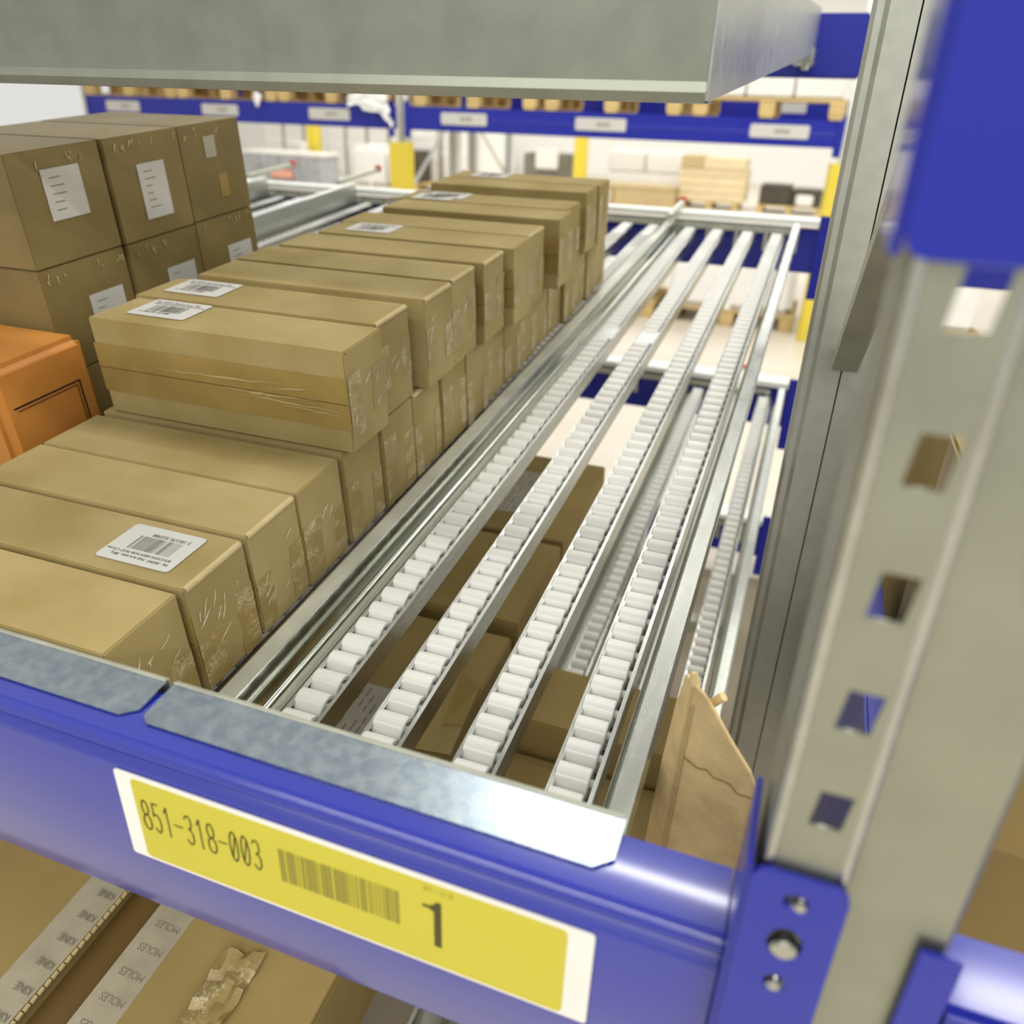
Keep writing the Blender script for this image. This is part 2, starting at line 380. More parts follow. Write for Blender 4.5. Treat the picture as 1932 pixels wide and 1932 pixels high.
# ------------------------------------------------------------------ roller lanes
TF, TB, PITCH = .3795, 2.992, .033
def roller_mesh():
    b = MB(); R, L = .0152, .0165
    b.cyl((-L, 0, 0), (L, 0, 0), R, 20, caps=False)
    n = 20
    # left end: chamfered cap; right end: rim with a hollow and a hub
    for x, rr in ((L, R), (L+.0012, R*.92), (L+.0012, R*.66), (L-.004, R*.60)):
        for k in range(n):
            t = 2*math.pi*k/n; b.v.append((x, rr*math.cos(t), rr*math.sin(t)))
    base = 2*n
    for ring in range(3):
        for k in range(n):
            j = (k+1) % n; b.f.append((base+ring*n+k, base+ring*n+j, base+(ring+1)*n+j, base+(ring+1)*n+k))
    b.f.append(tuple(base+3*n+k for k in range(n)))
    i = len(b.v)
    for x, rr in ((-L, R), (-L-.0012, R*.9)):
        for k in range(n):
            t = 2*math.pi*k/n; b.v.append((x, rr*math.cos(t), rr*math.sin(t)))
    for k in range(n):
        j = (k+1) % n; b.f.append((i+k, i+j, i+n+j, i+n+k))
    b.f.append(tuple(i+n+k for k in range(n))[::-1])
    b.cyl((L-.004, 0, 0), (L+.0055, 0, 0), R*.34, 10)
    b.cyl((-L, 0, 0), (-L-.004, 0, 0), R*.3, 8)
    me = b.mesh('roller', 'roller_plastic', smooth=True)
    return me
ROLLER = roller_mesh()
LOWR = MB().cyl((-.0165, 0, 0), (.0165, 0, 0), .0152, 10).mesh('roller_low', 'roller_plastic', smooth=True)
def rail_meshes(t0, t1):
    L = t1-t0
    w = .0235
    left = MB().prism(sheet([(-w+.0055, -.0055), (-w, -.0045), (-w, -.036)], .0016), 'y', 0, L)
    right = MB().prism(sheet([(w, -.036), (w, -.0045), (w-.0042, -.0040)], .0016), 'y', 0, L)
    base = MB().prism(sheet([(-w+.001, -.036), (w-.001, -.036)], .0016), 'y', 0, L)
    return (left.mesh('side_rail', 'galvanised_bright'), right.mesh('side_rail', 'galvanised_bright'), base.mesh('channel_base', 'galvanised_dull'))
RAILS = rail_meshes(TF, TB)
SLOTS = MB()
for k in range(78): SLOTS.box(-.0178, -.0172, .008+k*PITCH, .012+k*PITCH, -.0052, -.0035)
SLOTM = SLOTS.mesh('axle_slots', 'black')
def track(X, label, s=S1, full=True, splice=None, ts=(TF, TB), group=None, tstart=None):
    t = lane_thing('roller_track', label, 'roller track', X, TF-(.056 if s > 1 else 0), 0, s, group)
    for me, nm in zip(RAILS, ('side_rail', 'side_rail', 'channel_base')): link(nm, me, t)
    if full:
        tag(link('axle_slots', SLOTM, t), kind='stuff')
    k = 0; stuff = MB()
    y = .014
    while y < TB-TF-.01:
        if tstart is None or TF+y >= tstart:
            if splice and splice-.035 < TF+y < splice+.035: y += PITCH; continue
            if full:
                link('roller', ROLLER, t, (-.0030, y, -.0152))
            else:
                stuff.cyl((-.0165, y, -.0152), (.0165, y, -.0152), .0152, 8)
        y += PITCH
    if not full: tag(stuff.build('rollers', 'roller_plastic', t, smooth=True), kind='stuff')
    if splice: MB().box(-.022, .022, splice-TF-.042, splice-TF+.042, -.010, -.0035).build('splice_plate', 'galvanised', t, bevel=.001)
    return t
TX = [-.4250, -.329, -.2254, -.127]
TL = ['white roller track beside the left guide rail of the empty lane', 'second white roller track from the left guide of the empty lane',
      'third white roller track from the left guide of the empty lane', 'white roller track beside the right guide rail of the empty lane']
for i, (x, l) in enumerate(zip(TX, TL)):
    track(x, l, splice=1.80 if i < 2 else None, group='roller tracks of the empty lane')
# lane guides: a folded angle with a top flange and an orange end cap at the loading side
def guide(X, label, s=S1, cap=True, flip=False, tall=.035, t0=.380, t1=3.10, m='galvanised', bar=False, mt=None):
    t = lane_thing('lane_guide', label, 'lane guide', X, t0, 0, s)
    sg = -1 if not flip else 1
    L = min(t1, 2.985)-t0-(.056 if s > 1 else 0)
    MB().prism(sheet([(0, -.03), (0, tall-.003), (sg*.002, tall-.0006)], .0014), 'y', 0, L).build('upright_web', m, t, smooth=True)
    MB().prism(sheet([(sg*.0012, tall-.0004), (sg*.020, tall), (sg*.0225, tall-.002), (sg*.0225, tall-.010)], .0014), 'y', 0, L).build('top_flange', mt or m, t, smooth=True)
    MB().prism(sheet([(0, -.03), (-sg*.010, -.03), (-sg*.012, -.024)], .0014), 'y', 0, L).build('bottom_flange', 'galvanised_dull', t)
    if bar: MB().cyl((.0105, 0, -.003), (.0105, L-.01, -.003), .0042, 12).build('edge_bar', 'galvanised_mirror', t, smooth=True)
    if cap:
        MB().box(sg*.011-.010, sg*.011+.010, L-.12, t1-t0+.03, tall+.010, tall+.026).build('end_bar', 'galvanised_dull', t, bevel=.003)
        MB().cyl((sg*.011, t1-t0+.03, tall+.020), (sg*.011, t1-t0+.05, tall+.026), .016, 14, r1=.011).build('end_cap', 'orange_cap', t, bevel=.003, smooth=True)
    return t
guide(-.4765, 'shiny left guide rail between the carton row and the empty lane', m='galvanised_mirror', mt='galvanised_dull', bar=True)
guide(-.0825, 'bright right guide rail at the edge of the empty lane', flip=True, cap=False, t1=3.02, m='galvanised_grey')
guide(-.9650, 'guide rail between the carton row and the lane of the dark stack')
for i, x in enumerate((-1.377, -1.77, -2.19, -2.61)):
    guide(x, ['guide rail left of the dark carton stack', 'guide rail with orange cap nearest the wide yellow guard', 'guide rail with orange cap behind the dark carton stack', 'farthest left guide rail at the back of the rack'][i], tall=.07, t1=3.16)
# lanes further left and under the carton row
LN = {-.905: 'under the carton row', -1.365: 'under the dark carton stack', -1.765: 'in the empty lane left of the dark stack', -2.175: 'in the second empty lane left of the dark stack', -2.595: 'in the farthest lane at the left'}
for g, nm in LN.items():
    for j, off in enumerate((.0624, .161, .2646, .363)):
        track(g+off-.013, '%s roller track from the left %s' % (ORD[j], nm), full=False, group='roller tracks '+nm)
# lower level under the empty lane
for j, x in enumerate((-.44, -.318, -.20, -.075)):
    track(x, '%s roller track from the left in the lane one level below' % ORD[j], s=S2, full=j in (1, 3), tstart=.9 if j in (1, 3) else None, group='roller tracks one level below')
guide(-.030, 'right guide rail of the lane one level below', s=S2, flip=True, cap=False, t0=1.06, t1=3.02)
guide(-.3570, 'guide rail with orange cap one level below seen between the tracks', s=S2, t0=.9, t1=2.98)
guide(-.155, 'slim guide rail one level below under the right tracks', s=S2, t0=1.06, t1=3.0)
tag(MB().box(-1.2, -.02, 1.66, 1.70, z(-1.125), z(-1.09)).build('cross_support', 'galvanised_dull', bevel=.002), 'grey cross support under the lower roller lane', 'cross beam')

# rear beams with a galvanised ledge
def rear_level(dz, labels):
    t = thing('rear_beam', labels[0], 'rack beam', (0, 0, z(dz)))
    MB().box(XL, .022, 3.075, 3.125, -.492, -.345).build('beam_profile', 'blue_paint', t, bevel=.006)
    MB().box(.0, .034, 3.068, 3.073, -.58, -.30).build('end_plate', 'blue_paint', t, bevel=.002)
    l = thing('rear_ledge', labels[1], 'galvanised ledge', (0, 0, z(dz)))
    MB().prism(sheet([(3.050, -.334), (3.050, -.3165), (3.145, -.3165), (3.145, -.332)], .002), 'x', XL, .0).build('ledge_profile', 'galvanised_ledge', l)
    MB().box(XL, -.075, 3.0535, 3.0565, -.366, -.345).build('hanger_strip', 'galvanised_dull', l)
    for j in range(26):
        x = -.11-j*.1
        MB().box(x+.035, x+.05, 3.045, 3.0535, -.425, -.346).build('track_clip', 'galvanised', l, bevel=.002)
mat('galvanised_ledge', (232, 233, 226), .5, .2, noise=.05, nscale=12)
rear_level(0, ('blue rear beam at the far ends of the roller tracks', 'pale ledge over the far ends of the roller tracks'))
rear_level(-.573, ('blue rear beam one level below behind the tracks', 'galvanised ledge one level below seen between the tracks'))
rear_level(-1.146, ('lowest blue rear beam just above the bright floor', 'lowest galvanised ledge just above the bright floor'))
tag(MB().box(XL, .034, 3.075, 3.125, z(.111), z(.29)).build('rear_beam', 'blue_paint', bevel=.006), 'blue upper rear beam at the top behind the white load', 'rack beam')
nbr = thing('neighbour_rear_beam', 'blue rear beam of the next bay glimpsed right of the lipped upright', 'rack beam')
for dz in (0, .56): MB().box(.17, 3.4, 3.075, 3.125, z(dz-.492), z(dz-.33)).build('beam_profile', 'blue_paint', nbr, bevel=.006)

tag(MB().box(XL, 2.6, .30, 3.035, .0005, .0035).build('floor_overlay', 'floor_grey_brown'), 'darker grey-brown sheet over the floor under the flow rack', 'floor panel')  # thin grey-brown sheet makes the floor darker under the rack
nc = thing('neighbour_carton', 'brown carton in the next bay glimpsed through the upright holes', 'carton', (.185, .62, z(-1.12)))
MB().box(0, .45, 0, .9, 0, .80).build('body', 'cardboard_low', nc, bevel=.004)
MB().box(-.0006, .0, .30, .36, .002, .798).build('tape', 'tape', nc)
tag(MB().box(.1235, .150, .44, 1.05, z(-1.05), z(-.50)).build('side_plate', 'blue_paint', bevel=.003), 'blue side plate of the next bay glimpsed through the upright holes', 'rack plate')
# upper level: galvanised tray edge close above the camera
ut = thing('upper_tray', 'blurred galvanised tray of the level above crossing the top', 'shelf tray', (0, 0, z(0)))
MB().prism(sheet([(.845, .0095), (.800, .0095), (.797, .016), (.800, .024), (.800, .125), (.83, .125)], .002), 'x', XL, -.114).build('front_profile', 'galvanised_upright', ut)
dy = 2.23
pp = [(-.114, .800, .0095), (-.114, .800+dy, .0095+.0755*dy), (-.114, .800+dy, .13+.0755*dy), (-.114, .800, .125)]
MB().slab(pp, .002).build('side_plate', 'galvanised', ut)
MB().slab([(-.114, .800, .0095), (-.134, .800, .0095), (-.134, .8+dy, .0095+.0755*dy), (-.114, .8+dy, .0095+.0755*dy)], .002).build('side_flange', 'galvanised', ut)
bk = MB().box(-.17, -.105, 2.83, 3.07, .140, .185); bk.build('hanger_bracket', 'galvanised_bright', ut, bevel=.005)
MB().cyl((-.128, 2.90, .143), (-.128, 2.90, .126), .012, 6).build('bolt', 'galvanised', ut)
for j in range(12):
    xx = -.20-j*.16
    q = MB().slab([(xx, .83, .06), (xx+.046, .83, .06), (xx+.046, 3.02, .06+.083*2.19), (xx, 3.02, .06+.083*2.19)], .03)
    q.build('track_rail', 'galvanised_dull', ut)

# ------------------------------------------------------------------ cartons
def carton_body(w, d, h, name='carton_body', m='cardboard', bulge=.0025):
    b = bmesh.new(); nx, ny, nz_ = 6, 3, 4
    bmesh.ops.create_cube(b, size=1)
    bmesh.ops.subdivide_edges(b, edges=[e for e in b.edges], cuts=3, use_grid_fill=True)
    for v in b.verts:
        x, y, zc = v.co
        v.co = Vector(((x-.5)*w, (y+.5)*d, (zc+.5)*h))
        fx, fy, fz = 1-(2*x)**2, 1-(2*y)**2, 1-(2*zc)**2
        if abs(abs(x)-.5) < 1e-5: v.co.x += math.copysign(bulge*fy*fz, x)
        if abs(abs(y)-.5) < 1e-5: v.co.y += math.copysign(bulge*.25*fx*fz, y)
        if abs(zc-.5) < 1e-5: v.co.z += bulge*.4*fx*fy
    ed = [e for e in b.edges if len(e.link_faces) == 2 and e.calc_face_angle() > .9]
    bmesh.ops.bevel(b, geom=ed, offset=.0016, segments=2, affect='EDGES')
    me = bpy.data.meshes.new(name); b.to_mesh(me); b.free(); me.materials.append(MATS[m]); return me
CW, CD, CH = .40, .0975, .1395
BODY = [carton_body(CW, CD, CH, bulge=.0008), carton_body(CW, CD, CH, bulge=.0004)]
def ragged(y0, y1, z0, z1, x, seed, n=7, amp=.003):
    """tape end on a side face (local y,z), its free edge torn"""
    r = random.Random(seed); pts = []
    free = y1
    for k in range(n+1): pts.append((free+r.uniform(-amp, amp), z0+(z1-z0)*k/n))
    pts = [(y0, z0)]+pts+[(y0, z1)]
    b = MB(); i = 0
    b.v = [(x, p[0], p[1]) for p in pts]+[(x+.0003, p[0], p[1]) for p in pts]
    m = len(pts); b.f = [(k, (k+1) % m, m+(k+1) % m, m+k) for k in range(m)]+[tuple(range(m))[::-1], tuple(range(m, 2*m))]
    return b
RIM = MB().cyl((-.0022, .004, CH-.0036), (-.0022, CD-.004, CH-.0036), .0040, 10).mesh('folded_rim', 'cardboard_pale', smooth=True)
RIMH = MB().cyl((-.0022, .0034, CH-.0036), (-.0022, .0048, CH-.0036), .0026, 8).mesh('rim_hole', 'black')
FT = MB().box(-CW-.0007, .0006, -.0016, -.0007, .034, .104).mesh('front_tape', 'tape')
SEAM = MB().box(-CW, 0, -.0021, -.0014, .0685, .0693).mesh('flap_seam', 'tape_dark')if False else None
mat('seam_dark', (104, 80, 34), .6)
SEAM = MB().box(-CW, 0, -.0019, -.0014, .0686, .0698).mesh('flap_seam', 'seam_dark')
mat('painted_glint', (188, 172, 120), .2, spec=.8)
def wrinkle_glint(seed, x0, z0, x1, z1, y=-.0022, w=.0011):  # pale sliver that paints the highlight along a tape wrinkle
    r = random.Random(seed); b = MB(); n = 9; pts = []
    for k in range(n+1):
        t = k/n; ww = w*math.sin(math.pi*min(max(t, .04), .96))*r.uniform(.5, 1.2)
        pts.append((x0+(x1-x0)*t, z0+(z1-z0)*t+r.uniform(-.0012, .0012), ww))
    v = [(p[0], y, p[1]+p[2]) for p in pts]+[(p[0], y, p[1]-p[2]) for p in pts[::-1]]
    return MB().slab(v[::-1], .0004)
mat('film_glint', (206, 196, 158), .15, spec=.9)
def side_glints(seed, n, y0, y1, z0, z1):  # pale slivers paint the highlights of shiny film on a carton side
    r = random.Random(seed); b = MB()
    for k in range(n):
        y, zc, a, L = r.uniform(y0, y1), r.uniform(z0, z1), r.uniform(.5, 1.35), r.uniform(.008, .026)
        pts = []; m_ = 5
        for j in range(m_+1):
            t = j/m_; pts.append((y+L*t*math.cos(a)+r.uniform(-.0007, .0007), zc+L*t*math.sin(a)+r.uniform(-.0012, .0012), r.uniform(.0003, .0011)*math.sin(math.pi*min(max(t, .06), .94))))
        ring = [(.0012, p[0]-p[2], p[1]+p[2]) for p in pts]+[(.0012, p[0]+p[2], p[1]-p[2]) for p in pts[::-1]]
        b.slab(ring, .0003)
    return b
NC = [0]
def carton(X, T, N, label, rim=False, d=CD, fr=True, rz=0.0, tape=(.03, .10), s=S1, group='kraft cartons in the middle lane', body=None):
    NC[0] += 1; q = NC[0]
    t = lane_thing('carton', label, 'carton', X, T, N, s, group, rz)
    link('body', BODY[q % 2], t)
    if fr:
        link('front_tape', FT, t); link('flap_seam', SEAM, t)
    rr = random.Random(q*13)
    a, c = tape
    ragged(.0015, rr.uniform(.026, .042), a+rr.uniform(-.01, .01), c+rr.uniform(-.012, .012), .0006, q).build('side_tape', 'tape_wrinkled', t)
    ragged(CD-.0015, CD-rr.uniform(.022, .038), a+rr.uniform(-.012, .008), c+rr.uniform(-.02, .01), .0006, q+500).build('side_tape', 'tape_wrinkled', t)
    if rim:
        link('folded_rim', RIM, t); link('rim_hole', RIMH, t)
    return t
PLATE = plate_with_holes(rrect(0, .097, 0, .066, .005), [], .0005, 'paper', 'label_sheet')
def print_mesh(detail):
    """printing of the carton label: two text lines, barcode and number, in label x,y"""
    out = bmesh.new()
    def add(me, x, y):
        bmb = bmesh.new(); bmb.from_mesh(me); bmesh.ops.translate(bmb, verts=bmb.verts, vec=(x, y, .0004)); tmp = bpy.data.meshes.new('t'); bmb.to_mesh(tmp); bmb.free(); out.from_mesh(tmp)
    add(text_mesh('Réf. : 3007047 - Poids de la caisse : 800 g', .0056, 'ink', extrude=.0001, sx=.80), .008, .056)
    add(text_mesh('BOUCHON HERM NOIR MOET C10 mm', .0056, 'ink', extrude=.0001, sx=.86), .010, .049)
    add(text_mesh('3 185370 325988', .0072, 'ink', extrude=.0001, sx=1.0), .012, .014)
    r = random.Random(5); x = .019; b = MB()
    while x < .075:
        w = r.choice([.0004, .0004, .0008, .0013]); b.box(x, x+w, .019, .0435, .0003, .0005); x += w+r.choice([.0008, .0013, .0022])
    m = bpy.data.meshes.new('print'); out.to_mesh(m); out.free(); m.materials.append(MATS['ink']); return m, b.mesh('bars', 'ink_bars_grey')
mat('ink_bars_grey', (104, 98, 88), .7)
PRINT, BARS = print_mesh(True)
mat('ink_far', (120, 114, 92), .7)
def label_on(t, x, y, h=CH, flip=False, soft=False, yaw=0.0):
    """label lying on the top face of carton t, its left-front corner at local x,y"""
    L = link('label_sheet', PLATE, t, (x, y, h+.0013)) if not flip else link('label_sheet', PLATE, t, (x+.097, y+.066, h+.0013), (0, 0, math.pi))
    if yaw: L.rotation_euler.z += yaw
    L['label'] = 'white barcode label'
    p = link('print', PRINT, L); tag(p, kind='stuff'); tag(link('barcode', BARS, L), kind='stuff')
    return L
# lower layer
bx = [(-.537, .3845), (-.534, .488), (-.535, .5915), (-.535, .6915)]
rows = []
for i, (x, T) in enumerate(bx):
    lab = ['nearest kraft carton, half hidden by the galvanised strip at the left', 'kraft carton with the large barcode label close to the front beam', 'kraft carton directly behind the one with the large barcode label', 'kraft carton directly in front of and below the long taped carton'][i]
    c = carton(x, T, .0012, lab, tape=(.01, .082))
    if i == 1: label_on(c, -.131, .018, flip=True)
    if i in (1, 2): link('folded_rim', RIM, c); link('corner_hole', RIMH, c)
    tag(side_glints(40+i, 9 if i < 3 else 5, .008, .075, .03, .10).build('painted_film_glints', 'film_glint', c), kind='stuff')
T = .8005; jit = random.Random(3)
low = 4
lowT = []
while T < 2.2:
    low += 1; lowT.append(T)
    carton(-.531+jit.uniform(-.007, .004)-(.012 if T > 1.45 else 0), T, .0012, '%s kraft carton from the front in the lower layer of the middle row' % ORD[low-1], rim=low in (7, 8), fr=False, tape=(.005, .08) if low % 2 else (.02, .10))
    T += .1012
# upper layer
up = [(-.519, .806, 'long taped kraft carton standing foremost on the upper layer, label at its left', False),
      (-.533, .911, 'second upper kraft carton, with a barcode label, behind the long taped one', True),
      (-.519, 1.034, 'third upper carton, its folded right rim standing proud', True),
      (-.523, 1.138, 'fourth upper carton from the front, with a dark corner hole', True),
      (-.514, 1.250, 'fifth upper carton from the front, standing a little to the right', True),
      (-.500, 1.359, 'sixth upper carton from the front, with a small label at left', False),
      (-.508, 1.459, 'seventh upper carton, last before the step in the row', True),
      (-.492, 1.605, 'eighth upper carton, pushed out over the guide rail', False),
      (-.506, 1.709, 'ninth upper carton, with two labels, behind the step', False),
      (-.520, 1.908, 'tenth upper carton, second from the back of the row', False),
      (-.516, 2.010, 'last upper carton at the back with a bright label', False)]
for i, (x, T, lab, rim) in enumerate(up):
    hN = CH+.0028 if i < 7 else CH+.0045
    c = carton(x, T, hN, lab, rim=rim, fr=i in (0, 4, 5, 7, 9))
    if i == 0:
        label_on(c, -.362, .030)
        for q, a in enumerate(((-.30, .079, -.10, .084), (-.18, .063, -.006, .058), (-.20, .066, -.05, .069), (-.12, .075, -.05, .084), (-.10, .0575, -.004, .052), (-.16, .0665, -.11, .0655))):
            tag(wrinkle_glint(q+3, *a).build('tape_wrinkle', 'painted_glint', c), kind=None)
    if i == 1: label_on(c, -.372, .028)
    if i < 7: tag(side_glints(70+i, 5, .008, .08, .02, .10).build('painted_film_glints', 'film_glint', c), kind='stuff')
    if i in (0, 5, 7): link('corner_hole', RIMH, c)
    if i == 5: label_on(c, -.360, .030)
    if i == 8: label_on(c, -.372, .004); label_on(c, -.352, .028)
    if i == 10: label_on(c, -.350, .020)
# pale slivers painted as film glints on the sides of the nearest lower cartons

# dark film-wrapped stack in the left lane
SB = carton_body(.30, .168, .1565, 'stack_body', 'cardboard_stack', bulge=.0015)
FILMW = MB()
def stack_glints(seed):  # pale flecks paint the film's highlights near the top edge
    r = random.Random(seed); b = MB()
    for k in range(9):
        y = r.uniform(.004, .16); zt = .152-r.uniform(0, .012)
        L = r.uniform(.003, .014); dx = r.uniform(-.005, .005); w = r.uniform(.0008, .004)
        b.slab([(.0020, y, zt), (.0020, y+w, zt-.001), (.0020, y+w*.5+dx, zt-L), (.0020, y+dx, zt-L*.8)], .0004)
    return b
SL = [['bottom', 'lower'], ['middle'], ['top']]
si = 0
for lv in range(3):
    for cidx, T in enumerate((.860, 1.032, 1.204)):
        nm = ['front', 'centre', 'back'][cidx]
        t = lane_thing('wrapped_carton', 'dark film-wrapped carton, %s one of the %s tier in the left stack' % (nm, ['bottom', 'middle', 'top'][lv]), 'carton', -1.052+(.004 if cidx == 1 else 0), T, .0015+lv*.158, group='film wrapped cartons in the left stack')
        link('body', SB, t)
        if lv > 0: tag(stack_glints(si).build('painted_stack_glints', 'painted_glint', t), kind='stuff')
        y0, z0_, wv, hv = [(.05, .06, .07, .07), (.058, .028, .062, .085), (.06, .10, .03, .035)][cidx] if lv == 2 else (.075, .02 if lv == 0 else .052, .07, .05)
        ls = MB().box(.0018, .0024, y0, y0+wv, z0_, z0_+hv).build('label_sheet', 'paper_grey' if (lv == 2 and cidx == 2) else 'paper', t)
        if not (lv == 2 and cidx == 2):
            ln = MB()
            for k in range(6):
                if z0_+hv-.012-k*.011 > z0_+.006: ln.box(.0024, .0027, y0+.012, y0+.012+random.uniform(.012, .028), z0_+hv-.013-k*.011, z0_+hv-.0115-k*.011)
            tag(ln.build('print', 'ink_soft', ls), kind='stuff')
        if lv == 2 and cidx == 2:
            MB().box(.0016, .0020, .085, .11, .03, .07).build('tape_patch', 'tape', t)
        si += 1
# orange box
ob = lane_thing('orange_box', 'orange box with a thin black frame print beside the dark stack', 'box', -.993, .690, .0015)
MB().box(-.30, 0, 0, .165, .075, .232).build('body', 'orange_card', ob, bevel=.012, seg=3, smooth=True)
MB().box(-.30, -.0005, 0.0005, .1645, 0, .078).build('base_band', 'maroon', ob, bevel=.006)
fr_ = MB()
for o_, wd in ((0, .0022), (.006, .0010)):
    fr_.box(.0003, .0009, .02+o_, .136-o_, .172-o_-wd, .172-o_); fr_.box(.0003, .0009, .136-o_-wd, .136-o_, .08, .172-o_)
tag(fr_.build('frame_print', 'black', ob), kind='stuff')

# ------------------------------------------------------------------ cartons on the level below
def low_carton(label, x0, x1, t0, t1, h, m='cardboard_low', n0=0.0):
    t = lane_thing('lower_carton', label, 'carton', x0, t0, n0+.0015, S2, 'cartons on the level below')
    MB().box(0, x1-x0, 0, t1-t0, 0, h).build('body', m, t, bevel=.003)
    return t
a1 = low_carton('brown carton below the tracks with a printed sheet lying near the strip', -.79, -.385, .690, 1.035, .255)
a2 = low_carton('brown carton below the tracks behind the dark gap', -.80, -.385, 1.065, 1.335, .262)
a3 = low_carton('farthest brown carton below the tracks, white label at its front', -.80, -.385, 1.345, 1.70, .265)
def lines_sheet(t, x, y, h, w, l, rot=0, seed=1):
    s_ = MB().box(0, w, 0, l, 0, .0006).build('printed_sheet', 'paper_grey', t, loc=(x, y, h), rot=(0, 0, rot))
    r = random.Random(seed); b = MB()
    for k in range(int(w/.012)):
        xx = .008+k*.012; y_ = .008
        while y_ < l-.02:
            L = r.uniform(.006, .03); 
            if r.random() < .62: b.box(xx, xx+.0028, y_, min(y_+L, l-.006), .0006, .0009)
            y_ += L+.006
    tag(b.build('print', 'ink_soft', s_), kind='stuff')
lines_sheet(a1, .175, .025, .2555, .125, .128, seed=4)
lines_sheet(a3, .20, .075, .2655, .10, .19, seed=6)
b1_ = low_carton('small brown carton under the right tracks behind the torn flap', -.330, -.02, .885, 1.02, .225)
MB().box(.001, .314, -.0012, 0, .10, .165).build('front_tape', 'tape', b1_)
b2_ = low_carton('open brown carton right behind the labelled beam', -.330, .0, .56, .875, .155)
# raised flap between the second and third track
fl = lane_thing('cardboard_flap', 'brown flap with tape standing up between the second and third track', 'cardboard flap', -.42, .735, .259, S2)
MB().slab([(-.055, 0, 0), (.045, .01, .004), (.052, .115, .046), (.002, .150, .046)], .004).build('board', 'cardboard', fl)
MB().slab([(.018, .045, .0265), (.048, .052, .0262), (.0515, .112, .0500), (.010, .142, .0502)], .0008).build('tape', 'tape', fl)
# torn flap at the right
tf = thing('torn_flap', 'torn brown cardboard flap standing up beside the blue connector', 'cardboard flap')
def W_(X, Y, zz): return (X, Y, z(zz))
A_, B_ = (-.0335, .575, -.447), (.041, .555, -.513)
main = [W_(-.0345, .570, -.66), W_(.033, .551, -.66), W_(.0405, .5495, -.52), W_(.030, .553, -.498), W_(.010, .5595, -.476), W_(-.004, .564, -.458), W_(-.018, .5685, -.442), W_(-.0275, .5715, -.436), W_(-.0285, .572, -.470), W_(-.0305, .571, -.55)]
MB().slab(main[::-1], .0045).build('board', 'torn_card' if False else 'cardboard_torn', tf) if False else None
mat('cardboard_torn', (220, 194, 140), .85, noise=.2, nscale=30, bump=.8, bscale=55, spec=.25)
MB().slab(main, .0045).build('board', 'cardboard_torn', tf, bevel=.0006)
MB().slab([W_(-.0520, .600, -.70), W_(-.0345, .5695, -.66), W_(-.0305, .5705, -.55), W_(-.0285, .5715, -.470), W_(-.0275, .571, -.436), W_(-.0350, .584, -.437), W_(-.0400, .590, -.47), W_(-.0455, .596, -.55)], .004).build('folded_edge', 'cardboard_torn', tf, bevel=.0006)
cr = MB(); r_ = random.Random(9); pts = []
for k in range(10):
    t_ = k/9; pts.append((-.029+.066*t_, .5715-.0195*t_-.0070, -.513-.001*math.sin(9*t_)+r_.uniform(-.0025, .0025)-.012*t_+.012*(t_ > .75)*(t_-.75)))
for p, q in zip(pts, pts[1:]): cr.slab([W_(*p), W_(*q), W_(q[0], q[1], q[2]-.0009), W_(p[0], p[1], p[2]-.0006)], .0008)
tag(cr.build('crease', 'crease_brown', tf))
st = MB()
for k, xx in enumerate((-.0345, -.0322)):
    st.slab([W_(xx, .5635, -.655), W_(xx+.001, .5633, -.655), W_(xx+.0052, .5652, -.455), W_(xx+.0042, .5654, -.455)], .0012)
tag(st.build('flute_ridges', 'cardboard_pale', tf))
MB().cyl(W_(-.016, .585, -.468), W_(-.004, .583, -.452), .0045, 8).build('curled_shred', 'cardboard_torn', tf, smooth=True)
MB().cyl(W_(-.029, .574, -.440), W_(-.0315, .576, -.429), .0055, 8, r1=.003).build('curled_shred', 'cardboard_torn', tf, smooth=True)

# opened carton with printed tape under the left end of the beam
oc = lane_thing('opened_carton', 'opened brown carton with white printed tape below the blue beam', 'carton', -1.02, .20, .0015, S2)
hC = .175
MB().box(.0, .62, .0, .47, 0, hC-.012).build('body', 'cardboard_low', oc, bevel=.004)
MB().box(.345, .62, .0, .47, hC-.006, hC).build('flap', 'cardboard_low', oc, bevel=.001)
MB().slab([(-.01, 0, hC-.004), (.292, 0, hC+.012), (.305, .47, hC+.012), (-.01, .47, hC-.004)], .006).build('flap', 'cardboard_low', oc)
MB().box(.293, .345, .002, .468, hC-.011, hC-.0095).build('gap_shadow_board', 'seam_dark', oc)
tp1 = MB().box(.346, .402, .001, .469, hC, hC+.0006).build('printed_tape', 'printed_tape', oc)
tp2 = MB().slab([(.238, 0, hC+.0156), (.292, 0, hC+.0186), (.305, .47, hC+.0186), (.238, .47, hC+.0156)], .0006).build('printed_tape', 'printed_tape', oc)
MOL = text_mesh('MOLES', .0135, 'ink_soft', sx=.9); KIN = text_mesh('KINE', .0135, 'ink_soft', sx=.9)
for k in range(14):
    link('print', MOL, tp1, (.396, .02+k*.033, hC+.0009), (0, 0, math.pi))
    link('print', KIN, tp2, (.289+.0008*k, .02+k*.033, hC+.0196), (0, -.05, math.pi))
ce = MB()
for k in range(44):
    ce.cyl((.2935+.0125*k/50, .005+k*.0104, hC+.0135), (.2935+.0125*k/50, .0135+k*.0104, hC+.0145), .0028, 6)
tag(ce.build('corrugated_edge', 'cardboard_pale', oc), kind='stuff')
